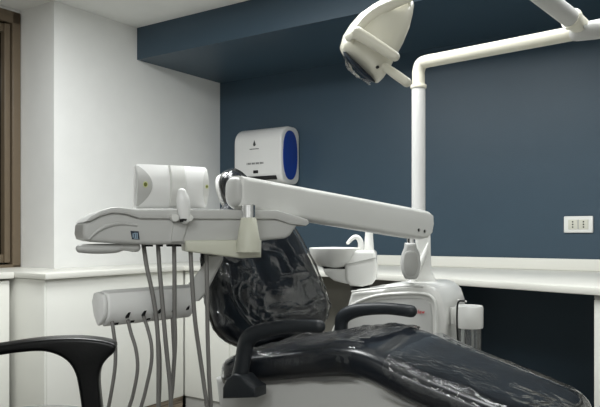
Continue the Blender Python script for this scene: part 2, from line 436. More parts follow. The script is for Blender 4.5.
# side shell below the cushion
pa, pb = K(0, .03, 0), K(.6, .03, 0)
q, n, d = plane(CX+FPX*pa.x/pa.y, pa.y, CX+FPX*pb.x/pb.y, pb.y)
bm = B()
prism(bm, [q(*p) for p in ((214, 378), (265, 376), (300, 371), (340, 368), (370, 372), (400, 381), (432, 397), (460, 416), (452, 430), (380, 446), (300, 446), (222, 440))], n*.38, .015, 3)
obj('seat_shell', bm, M_grey, pc)
bm = B(); lathe(bm, K(.2, .22, .03), [(.0, 0), (.13, 0), (.13, .02), (.11, .05), (.1, .3), (.12, .56), (.0, .56)], 32); obj('lift_column', bm, M_abs, pc)
bm = B(); box(bm, frame(K(.2, .22, 0), A, W), -.38, .42, -.24, .24, 0, .045, .02); obj('base_plate', bm, M_abs, pc)
# back rest
LEAN = math.radians(20); BU = UP*math.cos(LEAN)-A*math.sin(LEAN); BN = A*math.cos(LEAN)+UP*math.sin(LEAN); B0 = Vector((-.043, 2.084, .768))
BH = [(0, .17), (.015, .22), (.04, .275), (.08, .310), (.12, .314), (.18, .303), (.25, .283), (.32, .252), (.39, .20), (.43, .14), (.465, .08)]
def back_loops(n, grow=0., m=40, z=0.):
    out = []
    for i in range(n+1):
        l = -.0+.465*i/n; h = interp(BH, l)+grow
        e = math.sqrt(max(.06, 1-abs((l-.2325)/.2325)**6)); th = .042*e+grow
        lp = []
        for j in range(m):
            t = 2*math.pi*j/m; c, sn = math.cos(t), math.sin(t)
            x = math.copysign(abs(c)**.55, c); y = math.copysign(abs(sn)**.7, sn)
            dish = -.016*(1-x*x) if sn > 0 else 0
            lp.append(B0+BU*l+W*(h*x)+BN*(th*y+dish+z))
        out.append(lp)
    return out
bm = B(); loft(bm, back_loops(50)); bmesh.ops.recalc_face_normals(bm, faces=bm.faces)
obj('backrest', bm, M_vinyl, pc, 60)
bm = film_from(back_loops(150, .006, 190), .0045, .003, lambda p: .01 < (p-B0).dot(BU) < .42, seed=2)
def crease_uv(px, py):
    w_ = (px-267)/55*.29; Z = 2.07+.866*w_
    return w_, (EYE-(py-HY)/FPX*Z-.768)/.94
CREASES = [[(238, 262), (230, 280), (222, 302), (226, 318)], [(240, 268), (246, 290), (243, 312), (250, 326)], [(236, 300), (244, 305), (240, 318), (233, 330)],
           [(262, 262), (262, 290), (258, 305)], [(250, 312), (268, 308), (285, 312), (300, 305), (318, 300)], [(255, 321), (275, 318), (290, 321), (315, 311)],
           [(276, 255), (284, 275), (280, 300)], [(296, 262), (306, 280), (322, 292)], [(276, 280), (300, 277), (320, 282)], [(230, 318), (240, 325), (250, 318)],
           [(232, 272), (238, 276), (240, 286), (236, 296)], [(222, 270), (218, 290), (220, 315), (230, 335)], [(268, 296), (272, 312), (262, 326)]]
segs_ = []
for c_ in CREASES:
    q_ = cat([Vector((*crease_uv(*p), 0)) for p in c_], 5)
    segs_ += list(zip(q_, q_[1:]))
for v in bm.verts:
    d_ = v.co-B0; n_ = d_.dot(BN)
    if n_ < 0: continue
    x_, y_ = d_.dot(W), d_.dot(BU); best = 1e9
    for a_, b_ in segs_:
        ex, ey = b_.x-a_.x, b_.y-a_.y; L2 = ex*ex+ey*ey
        t_ = max(0, min(1, ((x_-a_.x)*ex+(y_-a_.y)*ey)/L2)); dd = (x_-a_.x-ex*t_)**2+(y_-a_.y-ey*t_)**2
        if dd < best: best = dd
    v.co += BN*(.0036*math.exp(-best/(.0042**2)))
obj('plastic_cover', bm, M_film_back, pc, 60, 'crumpled clear plastic bag over the backrest')
bm = B()
def shell_loops(h_sc, off, l0, l1, n, m=28):
    out = []
    for i in range(n+1):
        l = l0+(l1-l0)*i/n; h = interp(BH, l)*h_sc; e = math.sqrt(max(.05, 1-abs((l-(l0+l1)/2)/((l1-l0)/2))**4))
        out.append([B0+BU*l+W*(h*math.cos(2*math.pi*j/m))+BN*(off+.02*e*math.sin(2*math.pi*j/m)) for j in range(m)])
    return out
loft(bm, shell_loops(.86, -.05, .03, .44, 20)); bmesh.ops.recalc_face_normals(bm, faces=bm.faces); obj('back_shell', bm, M_grey, pc, 60)
bm = B(); tube(bm, [B0+BU*.05-BN*.055, B0-BN*.02-UP*.06, K(.06, .22, .70)], .04, 14); obj('back_hinge', bm, M_grey2, pc)
# head rest
HO = B0+BU*.495-W*.030
def head_loops(hw, hl, th, off, n=16, m=28):
    out = []
    for i in range(n+1):
        a = -1+2*i/n; e = math.sqrt(max(.02, 1-abs(a)**2.6))
        out.append([HO+BU*(hl*a)+W*(hw*e*math.copysign(abs(math.cos(t))**.7, math.cos(t)))+BN*(off+th*(.4+.6*e)*math.sin(t)) for t in [2*math.pi*j/m for j in range(m)]])
    return out
bm = B(); loft(bm, head_loops(.056, .066, .028, 0)); bmesh.ops.recalc_face_normals(bm, faces=bm.faces); hr = obj('headrest', bm, M_vinyl, pc, 60)
bm = B(); loft(bm, head_loops(.060, .072, .014, -.028)); bmesh.ops.recalc_face_normals(bm, faces=bm.faces); obj('headrest_shell', bm, M_abs, hr, 60)
bm = film_from(head_loops(.061, .072, .034, 0, 30, 60), .004, .002, seed=11); obj('plastic_cover', bm, M_film, hr, 60)
bm = B(); tube(bm, [B0+BU*.42-BN*.035, B0+BU*.5-BN*.042, HO-BN*.03], .014, 12); obj('headrest_bar', bm, M_chrome, pc)
# arm rests
def armrest(path, rad, mount, lab):
    bm = B(); tube(bm, path, rad, 18, .85, ref=W); a = obj('armrest', bm, M_pu, pc, 60, lab)
    obj('armrest_mount', mount, M_pu, a, 40)
def kp(px, py, w):
    "image point on the chair's vertical plane at cross position w"
    pa, pb = K(0, w, 0), K(.4, w, 0)
    q, n, d = plane(CX+FPX*pa.x/pa.y, pa.y, CX+FPX*pb.x/pb.y, pb.y); return q(px, py)
wn = -.035
bm = B(); prism(bm, [kp(x, y, wn-.03) for x, y in ((222, 399), (222, 388), (226, 379), (233, 374), (241, 376), (247, 383), (255, 388), (255, 398))], W*.055, .006, 3)
armrest([kp(x, y, wn) for x, y in ((238, 384), (242, 366), (245, 348), (250, 337), (264, 330.5), (285, 327), (305, 326), (319, 326.5))], [.023, .021, .0215, .022, .0195, .0165, .0155, .0160], bm, 'near armrest in charcoal polyurethane')
wf = .475
bm = B(); prism(bm, [kp(x, y, wf-.03) for x, y in ((336, 352), (336, 338), (340, 334), (347, 334), (351, 338), (351, 352))], W*.06, .006, 3)
armrest([kp(x, y, wf) for x, y in ((341, 340), (341, 328), (343, 317.5), (353, 311.5), (368, 309), (386, 308.6), (400, 309.8), (411, 311.3))], [.024, .022, .023, .0225, .020, .0185, .0185, .019], bm, 'far armrest in charcoal polyurethane')

# ================================================================== DELIVERY UNIT (tray, arm, hoses, holders)
du = thing('delivery_unit', 'white dental delivery tray on a long swinging arm with grey hoses hanging below', 'dental delivery unit', P(190, 232, 1.6))
tq0, tn, tdv = plane(75, 1.48, 310, 1.70)
def tq(x, y, off=0.): return tq0(x+max(0, min(7.5, 7.5*(140-x)/60)), y, off)
bm = B()
prism(bm, [tq(*p) for p in ((76, 224), (82, 219), (93, 213.5), (107, 211), (122, 212.5), (134, 216.5), (150, 217), (230, 217), (296, 219), (299, 222), (296, 228), (291, 235.5), (286, 238.5), (246, 242.5), (190, 244), (150, 245), (110, 243.5), (84, 242), (77, 240), (75, 234))], tn*.24, .012, 4)
tray = obj('tray_body', bm, M_grey, du)
bm = B()
prism(bm, [tq(x, y, -.008) for x, y in ((77, 222), (84, 216), (95, 210.5), (107, 207.5), (116, 207), (126, 208.3), (138, 209.8), (150, 210), (230, 209.5), (276, 210), (300, 217), (308.5, 220), (309.5, 223.5), (306, 226), (290, 224), (276, 219), (200, 219), (140, 218.5), (124, 214), (108, 213), (95, 216), (84, 221))], tn*.265, .003, 2)
obj('tray_rim', bm, M_grey, tray)
# flowing moulded swoosh on the left end
bm = B(); tube(bm, [tq(x, y, -.001) for x, y in ((82, 239), (90, 232), (102, 226), (118, 223.5), (136, 225.5))], [.002, .004, .005, .004, .002], 8); obj('moulded_ridge', bm, M_grey, tray)
bm = B(); prism(bm, [tq(x, y, -.002) for x, y in ((129.2, 230.8), (138.6, 231.4), (139.6, 239.6), (131, 239.2))], tn*.003, .0005, 1)
lb = obj('label_plate', bm, M_label, tray)
bm = B()
for x0, x1, y0, y1 in ((131.6, 132.8, 233.2, 237.6), (133.3, 135.8, 232.8, 233.8), (134.0, 135.4, 234, 238), (136.2, 137.4, 232.8, 238), (133, 138, 238.1, 238.8)):
    prism(bm, [tq(x, y, -.003) for x, y in ((x0, y0), (x1, y0), (x1, y1), (x0, y1))], tn*.001)
obj('label_print', bm, M_labelw, lb)
# grip handle below the left end
bm = B(); tube(bm, [tq0(80, 248.6, .03), tq0(96, 248.8, .03), tq0(114, 248.4, .03), tq0(124, 246.8, .03), tq0(136, 247.5, .03)], [.0095, .0115, .0110, .0090, .0105], 16, 1.2, ref=tn)
hd = obj('grip_handle', bm, M_grey, du)
bm = B(); prism(bm, [tq(x, y, .02) for x, y in ((118, 243), (138, 243.5), (138, 250), (132, 252), (120, 250))], tn*.02, .003, 2); obj('handle_bracket', bm, M_grey2, hd)
# film viewer box on the tray
vq, vn, vd = plane(75, 1.52, 310, 1.74)
def viewer_loop(px, y0, y1, bul, th=.05, m=12):
    a = vq(px, y1); b = vq(px, y0); lp = []
    for k in range(m+1):
        t = k/m; lp.append(a.lerp(b, t)-vn*(bul*math.sin(math.pi*(t**1.1))))
    return lp+[b+vn*th*.55, a+vn*th]
fv = B(); loft(fv, [viewer_loop(135.6, 164.5, 207.5, .024), viewer_loop(137.5, 164, 208, .026), viewer_loop(168, 165.3, 208, .026), viewer_loop(204.5, 167.3, 208, .026), viewer_loop(206.5, 168, 207.6, .024)]); bmesh.ops.recalc_face_normals(fv, faces=fv.faces)
bevel_all(fv, .003, 2, [e for e in fv.edges if e.is_manifold and e.calc_face_angle(0) > .9])
vw = obj('film_viewer', fv, M_white, du, 40)
bm = B()
loft(bm, [[p-vn*o for p in viewer_loop(x, y0-.4, y1, .026, .052)] for x, y0, y1, o in ((168, 166, 206, .0), (169.5, 166, 206, .009), (182.5, 166.6, 206, .009), (184, 166.6, 206, .0))]); bmesh.ops.recalc_face_normals(bm, faces=bm.faces)
obj('viewer_strap', bm, M_abs, vw)
for cx_, cy_ in ((143.5, 185.2), (204, 187.3)):
    c = vq(cx_, cy_)-vn*.0265
    bm = B(); lathe(bm, c, [(0, 0), (.0075 if cx_ < 200 else .005, 0), (.007 if cx_ < 200 else .0045, .002), (0, .0022)], 20, -vn, .8); bd = obj('badge', bm, M_lime, vw, label='pale green round badge')
    bm = B(); lathe(bm, c-vn*.0018, [(0, 0), (.005 if cx_ < 200 else .003, 0), (.0045 if cx_ < 200 else .0025, .0012), (0, .0014)], 16, -vn, .8); obj('badge_centre', bm, M_olive, bd)
# curved end cheeks of the viewer
def bulge_pt(x, yt, yb, t, o):
    a = vq(x, yb); b = vq(x, yt); return a.lerp(b, t)-vn*(.0255*math.sin(math.pi*(t**1.1))+o)
for x0, wd, yt, yb, mm in ((136.0, 14.5, 164.8, 207.3, M_grey), (206.3, -6.0, 168, 207.3, M_abs)):
    bm = B(); top_ = []; low_ = []
    for k in range(15):
        t = .03+.94*k/14; xe = x0+wd*math.sin(math.pi*min(1, t))**.8
        top_.append([bulge_pt(x0+(xe-x0)*f, yt, yb, t, .0022) for f in (0, .33, .66, 1)])
    vs = [[bm.verts.new(p) for p in row] for row in top_]
    for ra, rb in zip(vs, vs[1:]):
        for k in range(3): bm.faces.new((ra[k], ra[k+1], rb[k+1], rb[k]))
    bmesh.ops.recalc_face_normals(bm, faces=bm.faces)
    ret = bmesh.ops.extrude_face_region(bm, geom=bm.faces[:]); bmesh.ops.translate(bm, verts=[e for e in ret['geom'] if isinstance(e, bmesh.types.BMVert)], vec=vn*.006)
    bmesh.ops.recalc_face_normals(bm, faces=bm.faces)
    obj('end_cheek', bm, mm, vw, 40)
# brake lever in front of the viewer
bm = B(); lv = [tq(x, y, -.022) for x, y in ((182, 193), (183, 200), (184, 210), (185, 219))]
tube(bm, lv, [.011, .0155, .0155, .012], 16, .8, ref=tn); le = obj('lever', bm, M_white, du, 60)
bm = B(); 
for x in (175.5, 189.5): lathe(bm, tq(x, 217.8, -.028), [(0, 0), (.0085, .001), (.0085, .02), (0, .022)], 16, tn)
tube(bm, [tq(174, 218, -.012), tq(191, 218, -.012)], .006, 10); obj('lever_hinge', bm, M_abs, le)
bm = B(); prism(bm, [tq(x, y, -.034) for x, y in ((180, 219.2), (183, 218.6), (187, 219), (186, 221), (184, 220.6), (183, 222), (180, 222))], tn*.004); obj('hinge_gap', bm, M_black, le)
bm = B(); prism(bm, [tq(x, y, -.006) for x, y in ((174, 222), (189, 222), (183, 242), (171, 242))], tn*.02, .004, 2); obj('lever_boss', bm, M_grey, tray)
bm = B()
for x0, x1 in ((144.5, 148), (149.2, 153), (159.5, 163), (168, 172.5), (177, 181.5)):
    prism(bm, [tq(x, y, .03) for x, y in ((x0, 244.4), (x1, 244.4), (x1, 246.6), (x0, 246.6))], tn*.02)
obj('hose_gland', bm, M_black, tray)
# ivory bracket and pivot column
bm = B(); bq, bn, bd_ = plane(184, 1.57, 262, 1.62)
prism(bm, [bq(x, y) for x, y in ((185, 240.5), (236, 240), (262, 240.5), (261.5, 257.5), (240, 258.5), (186, 251.5))], bn*.11, .006, 3); br = obj('pivot_bracket', bm, M_beige, du)
bm = B(); pvt = P(248.5, 218, 1.595)
zt = lambda y: (233-y)/FPX*1.595+EYE-pvt.z
lathe(bm, pvt, [(0, zt(217.6)), (.0165, zt(217.6)), (.0185, zt(218.6)), (.0265, zt(238)), (.0285, zt(241)), (.0285, zt(252)), (0, zt(252))], 32); obj('pivot_column', bm, M_beige, br)
bm = B(); lathe(bm, pvt, [(0, 0), (.0165, 0), (.0165, .03), (0, .03)], 24); obj('pivot_post', bm, M_chrome, br)
# the long arm
aq, an, ad = plane(242, 1.60, 436, 2.22)
bm = B()
prism(bm, [aq(*p) for p in ((243, 175.3), (249, 176.3), (338, 193), (424, 209.5), (431, 211.5), (435, 215), (435.5, 224), (434, 233), (430, 238), (424, 239.5), (400, 236), (300, 219), (246, 209), (242, 206), (241, 190))], an*.055, .014, 4)
arm = obj('swing_arm', bm, M_abs, du, 40)
bm = B(); ec = [aq(243, 176.5), aq(242, 206.8)]
lo = []
for k, (o, s) in enumerate(((0, 1.), (.006, .97), (.011, .86), (.013, .65))):
    c = (ec[0]+ec[1])/2+an*.0275-ad*o
    hz = (ec[0].z-ec[1].z)/2
    lo.append([c+an*(.026*s*math.copysign(abs(math.cos(t))**.7, math.cos(t)))+UP*(hz*s*math.copysign(abs(math.sin(t))**.7, math.sin(t))) for t in [2*math.pi*j/28 for j in range(28)]])
loft(bm, lo); bmesh.ops.recalc_face_normals(bm, faces=bm.faces); obj('end_cap', bm, M_grey, arm, 50)
for x, y, r in ((252.5, 206.3, .005), (418.5, 230, .0062), (424.5, 231.2, .0062)):
    bm = B(); lathe(bm, aq(x, y, .001), [(0, 0), (r, 0), (r, .003), (r*.7, .0034), (0, .0034)], 16, -an); sc_ = obj('screw_recess', bm, M_grey2, arm)
    bm = B(); lathe(bm, aq(x, y, -.0018), [(0, 0), (r*.68, 0), (r*.68, .001), (0, .001)], 14, -an); obj('screw_hole', bm, M_black, sc_)
# knuckle below the far end
kz = 2.26
bm = B(); c0 = P(411, 244, kz)
lathe(bm, c0, [(0, 0), (.014, 0), (.014, .05), (0, .05)], 20); obj('arm_post', bm, M_chrome, arm)
bm = B(); prism(bm, [P(x, y, kz-.03) for x, y in ((405, 243), (416, 243), (417, 248), (420, 254), (421, 265), (419.5, 274), (417, 279), (411, 280), (405, 279), (402, 273), (400.5, 264), (402, 254), (404.5, 248))], Vector((.01, .075, 0)), .012, 4)
kn = obj('knuckle', bm, M_grey, du, 45)
bm = B(); prism(bm, [P(x, y, kz-.034) for x, y in ((406, 252), (415, 252), (418.5, 263), (416, 274), (411, 276), (406, 274), (403.5, 263))], Vector((0, .006, 0)), .003, 2, 3); obj('knuckle_cap', bm, M_grey2, kn)
# assistant holder bar
hq0, hn, hdv = plane(93, 1.48, 195, 1.68)
def hq(x, y, off=0.): return hq0(x+1.8, y+2, off)
def bar_loop(px, yt, yb, m=0):
    h = yb-yt
    f = ((0, .0, .030), (0, .08, .008), (0, .25, .0), (0, .62, .0), (0, .80, .008), (0, .97, .022), (0, 1., .03), (0, .72, .048), (0, .3, .058), (0, .06, .048))
    return [hq(px, yt+h*t)+hn*o for _, t, o in f]
bm = B()
prism(bm, [p for p in bar_loop(107, 289, 326)], hdv*.245, .006, 3)
hb = obj('holder_bar', bm, M_white, du, 40)
bm = B(); lp = bar_loop(107, 289, 326); ce = sum(lp, Vector())/len(lp)
prism(bm, [ce+(p-ce)*.93-hdv*.001 for p in lp], -hdv*.012, .004, 2); obj('bar_end_cap', bm, M_white, hb, 40)
for x, y in ((125.5, 313), (141.5, 311), (157, 308.5), (171.5, 307), (185.5, 305)):
    bm = B(); c = hq(x, y, .006)
    prism(bm, [c+hdv*a_+UP*b_ for a_, b_ in ((-.0055, -.007), (.001, -.006), (.005, .004), (.0065, .007), (-.001, .006), (-.005, -.002))], -hn*.006, .0008, 1); obj('switch_slot', bm, M_black, hb)
for x, y in ((113, 321.5), (129, 319), (145, 316.5), (160, 313.5)):
    bm = B(); c = hq(x, y, .022)
    prism(bm, [c+hdv*a_+UP*b_ for a_, b_ in ((-.005, -.003), (.004, -.003), (.006, .002), (-.003, .002))], -hn*.008, .0008, 1); obj('hose_socket', bm, M_black, hb)
# link arm from bar up to bracket
bm = B(); sq = lambda x, y, z: P(x, y, z)
prism(bm, [sq(x, y, 1.68) for x, y in ((188, 284), (196, 274), (205, 262), (208, 256), (222, 254), (222, 260), (214, 276), (205, 294), (199, 301), (190, 303))], Vector((.0, .03, 0)), .006, 3); obj('link_arm', bm, M_grey, du)
# hoses
def hose(pts, r, sock=None):
    pts = list(pts)+[(pts[-1][0]+35, 535, pts[-1][2]+.06), (309, 548, 1.80)]
    bm = B(); tube(bm, [P(*p) for p in pts], r, 10, sub=6); obj('hose', bm, M_hose, du, 60)
for pts in (
    ((143.5, 245, 1.60), (147, 268, 1.58), (153, 296, 1.57), (157, 325, 1.57), (158.5, 360, 1.57), (158.5, 407, 1.58), (160, 470, 1.62)),
    ((158, 245, 1.60), (160, 275, 1.58), (163, 310, 1.57), (166, 345, 1.57), (170, 385, 1.58), (171, 410, 1.59), (172, 475, 1.63)),
    ((174, 245, 1.62), (174.5, 280, 1.61), (174.5, 315, 1.61), (175, 345, 1.61), (172.5, 385, 1.61), (170.5, 410, 1.61), (171, 475, 1.66)),
    ((190.5, 251, 1.60), (192, 280, 1.59), (195, 320, 1.59), (199, 350, 1.60), (204, 385, 1.61), (207, 412, 1.62), (208, 475, 1.67)),
    ((206.5, 252, 1.64), (207, 285, 1.63), (207.5, 330, 1.63), (209, 375, 1.63), (211, 412, 1.64), (212, 475, 1.68)),
    ):
    hose(pts, .0052)
for pts in (
    ((112, 321, 1.53), (114, 335, 1.52), (115.5, 350, 1.52), (114.5, 372, 1.52), (109, 405, 1.53), (104, 430, 1.55), (108, 475, 1.6)),
    ((127.5, 319, 1.56), (131, 333, 1.54), (136, 350, 1.53), (137.5, 370, 1.53), (133, 395, 1.54), (127, 420, 1.56), (126, 475, 1.62)),
    ((143.5, 316, 1.58), (148, 330, 1.56), (151.5, 346, 1.55), (151, 365, 1.55), (145, 393, 1.56), (139, 420, 1.58), (138, 475, 1.64)),
    ((155, 313, 1.60), (157, 330, 1.59), (159.5, 350, 1.58), (160, 380, 1.58), (159, 410, 1.60), (158, 475, 1.66)),
    ((172, 311, 1.66), (173, 335, 1.65), (174, 360, 1.65), (172, 385, 1.65), (171, 415, 1.66), (170, 475, 1.70)),
    ):
    hose(pts, .0042)

# ================================================================== WATER UNIT AND SPITTOON
wu = thing('water_unit', 'rounded white dental water unit with spittoon bowl behind the chair', 'dental unit', Vector((.42, 2.45, 0)))
uq0, un, ud = plane(325, 2.42, 468, 2.17)
def uq(x, y, off=0.): return uq0(x, y, off)
bm = B()
prism(bm, [uq(*p) for p in ((318, 470), (320, 372), (327, 346), (337, 322), (346, 306), (350, 292), (356, 289.5), (380, 288), (386, 284.5), (400, 283.5), (424, 284), (433, 287), (439.5, 294), (443.5, 306), (445, 325), (446, 380), (446, 470))], un*.28, .022, 5)
body = obj('body', bm, M_abs, wu, 45)
bm = B()
prism(bm, [uq(x, y, -.004) for x, y in ((326, 400), (330, 350), (338, 328), (347, 314), (360, 305), (378, 299.5), (400, 297.5), (420, 297.8), (427, 299.5), (431, 304), (432.5, 316), (433, 340), (433, 400))], un*.03, .008, 4)
fp = obj('front_panel', bm, M_grey, body, 45)
bm = B(); tube(bm, [uq(x, y, -.006) for x, y in ((330, 340), (336, 325), (346, 310), (360, 301), (378, 295.5), (400, 293.5), (420, 293.5), (430, 296), (435, 303), (436.5, 318), (437, 345))], .0055, 10, round_ends=True); obj('arched_moulding', bm, M_abs, body, 60)
bm = B(); tube(bm, [uq(x, y, -.004) for x, y in ((352, 291.5), (370, 289.5), (388, 287.5), (408, 285.8), (422, 286.5))], .0035, 8); obj('top_moulding', bm, M_abs, body, 60)
c = uq(416.3, 313.2, -.0062)
text('red_lettering', 'daw', .019, frame(c, ud, UP), M_red, fp, .2, .92)
bm = B(); box(bm, frame(Vector((.42, 2.45, 0)), A, W), -.2, .2, -.14, .14, 0, .34, .02); obj('foot', bm, M_grey2, wu)
# spittoon housing and bowl
sz = 2.44
bm = B()
prism(bm, [P(x, y, sz-.06) for x, y in ((345, 252.5), (348, 250.5), (373, 250.5), (375.5, 253), (376.5, 268), (376, 279), (372, 284.5), (362, 287), (350, 286), (345.5, 281), (344.5, 266))], Vector((.02, .13, 0)), .012, 4)
ho = obj('spittoon_housing', bm, M_abs, wu, 45)
bm = B(); prism(bm, [P(x, y, sz-.062) for x, y in ((346, 264), (375, 257.5), (375.6, 258.4), (346, 265))], Vector((0, .004, 0))); obj('seam', bm, M_grey2, ho)
bm = B(); prism(bm, [P(x, y, sz-.05) for x, y in ((322, 267.8), (345, 268.5), (350, 270), (352, 284), (346, 284), (334, 281), (325, 274.5))], Vector((.02, .10, 0)), .008, 3); obj('bowl_support', bm, M_abs, ho, 45)
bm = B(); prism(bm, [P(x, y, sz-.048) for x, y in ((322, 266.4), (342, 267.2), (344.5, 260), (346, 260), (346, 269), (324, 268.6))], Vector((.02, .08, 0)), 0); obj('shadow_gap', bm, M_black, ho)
bo = P(334.5, 268.5, sz); zb = lambda y: (268.5-y)/FPX*sz; rp = sz/FPX
bm = B(); lathe(bm, bo, [(0, 0), (11*rp, zb(268)), (17*rp, zb(265.5)), (22*rp, zb(260)), (24.2*rp, zb(253)), (25.2*rp, zb(250)), (25.4*rp, zb(248.2)), (24.6*rp, zb(247.6)), (23.6*rp, zb(249)), (20*rp, zb(258)), (12*rp, zb(264)), (0, zb(265))], 48)
bowl = obj('spittoon_bowl', bm, M_abs, wu, 50)
bm = B(); tube(bm, [P(x, y, sz-.01) for x, y in ((360.5, 252), (360.8, 243), (358.5, 238.2), (355, 237), (351.5, 239), (348, 242.8))], [.0115, .0105, .0095, .0085, .0075, .0065], 16); obj('bowl_spout', bm, M_abs, ho, 60)
bm = B(); lathe(bm, P(369, 251.5, sz+.01), [(0, 0), (.0195, 0), (.0185, .004), (.013, .082), (.012, .09), (0, .09)], 24); obj('cup_filler', bm, M_abs, ho)
bm = B(); lathe(bm, P(360, 290, sz+.005), [(0, 0), (.036, 0), (.036, .014), (0, .014)], 24); obj('swivel_ring', bm, M_black, ho)
# pole socket and white support column
bm = B(); po = P(421, 283.5, 2.42)
prism(bm, [P(x, y, 2.36) for x, y in ((406, 284), (410, 280), (416, 272), (416, 258), (415.5, 233), (430.5, 233), (431, 258), (432, 272), (436, 280), (440, 284))], Vector((.02, .13, 0)), .02, 4)
obj('column_cover', bm, M_abs, wu, 45)
bm = B(); tube(bm, [P(x, y, 2.35) for x, y in ((414, 279), (419, 268), (424, 256), (428, 244))], [.006, .010, .010, .004], 10); obj('column_fin', bm, M_abs, wu, 60)
# suction bottle on the right flank
bz = 2.22; bo = P(469, 357, bz); rp = bz/FPX; zy = lambda y: (357-y)/FPX*bz
bm = B(); lathe(bm, bo, [(0, zy(327.5)), (13.6*rp, zy(327.5)), (14*rp, zy(326)), (14*rp, zy(307.5)), (13.2*rp, zy(305.6)), (0, zy(305.4))], 36); sb = obj('suction_bottle_cap', bm, M_abs, wu, 40)
bm = B(); lathe(bm, bo, [(0, zy(375)), (11*rp, zy(375)), (12*rp, zy(373)), (12*rp, zy(327.4)), (0, zy(327.4))], 36); obj('suction_bottle', bm, M_clear, wu, 40)
for dx, l in ((-3, 350), (3, 362)):
    bm = B(); tube(bm, [P(469+dx, 327, bz), P(469+dx*1.2, 345, bz), P(469+dx*.8, l, bz)], .004, 8); obj('dip_tube', bm, M_dark if dx < 0 else M_grey2, sb)
bm = B(); prism(bm, [P(x, y, bz+.01) for x, y in ((452, 308), (466, 308), (466, 326), (452, 325))], Vector((.0, .03, 0)), .004, 2); obj('bottle_bracket', bm, M_abs, wu)
bm = B(); tube(bm, [P(x, y, bz-.055) for x, y in ((464, 301), (459, 301.5), (457.3, 307), (457, 322), (458, 340), (460, 352), (461, 375))], .0032, 8); obj('cable', bm, M_cable, wu, 60)
bm = B(); tube(bm, [P(x, y, bz-.04) for x, y in ((458, 300), (462, 301.2), (466, 301.5))], .003, 8); obj('hose_hook', bm, M_abs, wu, 60)

# ================================================================== OPERATING LIGHT
op = thing('operating_light', 'cream jointed dental operating lamp on a white pole above the chair', 'dental lamp', P(418.5, 283, 2.5))
pz = 2.5
bm = B(); tube(bm, [P(418.5, 232.5, pz), P(418.5, 180, pz), P(418.5, 87, pz)], .0255, 24, round_ends=False); obj('pole', bm, M_disp, op, 50)
jt = P(583, 31, 2.11)
def al(t):
    s_ = P(418.5, 63, pz); e = Vector((jt.x, jt.y, s_.z)); return s_.lerp(e, t)
bm = B(); s_ = P(418.5, 63, pz)
tube(bm, [P(418.5, 87, pz), P(418.5, 78, pz), P(418.6, 71.5, pz), al(.018)-UP*.006, al(.06), al(.12)], [.0235]*6, 24, round_ends=False); obj('pole_elbow', bm, M_cream, op, 50)
bm = B(); tube(bm, [al(.10), al(.5), al(1.02)], [.0232, .0232, .0232], 24); obj('horizontal_arm', bm, M_cream, op, 50)
bm = B(); lathe(bm, P(418.5, 88.5, pz), [(0, 0), (.0285, .0), (.03, .003), (.03, .010), (.0285, .013), (0, .013)], 28); obj('pole_collar', bm, M_cream, op)
# joint at the far end and rising arm
j0 = al(1.0); j1 = j0+UP*.012
a_end = P(503, -34, 1.90); dirv = (a_end-j1).normalized()
bm = B(); tube(bm, [j0-U*.02+UP*.0, j0+U*.04, j0+U*.10], [.027, .03, .03], 20); jn = obj('elbow_joint', bm, M_grey, op, 50)
bm = B(); lathe(bm, P(585, 27, 2.07), [(0, 0), (.0065, 0), (.0065, .004), (0, .005)], 16, Vector((.1, -1, 0))); obj('joint_screw', bm, M_grey2, jn)
bm = B(); tube(bm, [j1+dirv*.0, j1+dirv*.05], [.026, .029], 20); obj('joint_socket', bm, M_cream, jn, 50)
bm = B(); tube(bm, [j1+dirv*.06, j1+dirv*.2, a_end], [.0285, .0285, .0285], 24, round_ends=False); obj('rising_arm', bm, M_grey, op, 50)
bm = B(); lathe(bm, j1+dirv*.055, [(0, 0), (.033, 0), (.034, .003), (.034, .009), (.033, .012), (0, .012)], 28, dirv); obj('arm_collar', bm, M_cream, op)
bm = B(); tube(bm, [a_end-dirv*.01, P(485, -58, 1.84), P(450, -62, 1.84), P(425, -48, 1.84), P(411, -22, 1.84), P(405, 0, 1.84)], [.031, .03, .024, .018, .015, .014], 20); obj('yoke', bm, M_cream, op, 50)
# lamp head
lz = 1.84
cen = [((360, 66), 24.5, .50), ((361.5, 62), 26, .9), ((366, 52), 27.5, 1.), ((372, 41.5), 27, 1.), ((380, 30), 25.5, 1.), ((389, 18), 21.5, .95), ((397, 8), 16.5, .9), ((404, 0), 11, .8), ((409, -4), 4, .5)]
ax2 = (Vector((34, 32))).normalized()      # along the lamp mouth, in the head's own plane
hx = Vector((ax2.x, 0, -ax2.y)); hy = Vector((-.30, 1, .1)).normalized()
bm = B(); loops = []
for (x, y), h, k in cen:
    c = P(x, y, lz); hh = h*lz/FPX
    tilt = hx if y > 20 else Vector((.80, 0, -.6)).normalized()
    loops.append([c+tilt*(hh*math.copysign(abs(math.cos(t))**.85, math.cos(t)))+hy*(.075*k*hh/.07*math.copysign(abs(math.sin(t))**.85, math.sin(t))) for t in [2*math.pi*j/40 for j in range(40)]])
loft(bm, loops); bmesh.ops.recalc_face_normals(bm, faces=bm.faces)
head = obj('lamp_head', bm, M_cream, op, 50)
lfr = lambda x, y, o=0.: P(x, y, lz-.09-o)
bm = B(); tube(bm, [P(x, y, lz-.062) for x, y in ((352, 42), (361, 26), (376, 13), (394, 4), (410, -2))], [.004, .01, .013, .012, .010], 12, .35, ref=hy); obj('head_strap', bm, M_cream, head, 60)
bm = B(); tube(bm, [P(x, y, lz-.03) for x, y in ((383, 70), (394, 48), (402, 30), (408, 12), (409, 0))], [.003, .007, .007, .006, .005], 10); obj('head_rim', bm, M_cream, head, 60)
bm = B(); c = P(360.5, 65.5, lz+.01); lp = []
nm = Vector((-.66, .36, -.66)).normalized()
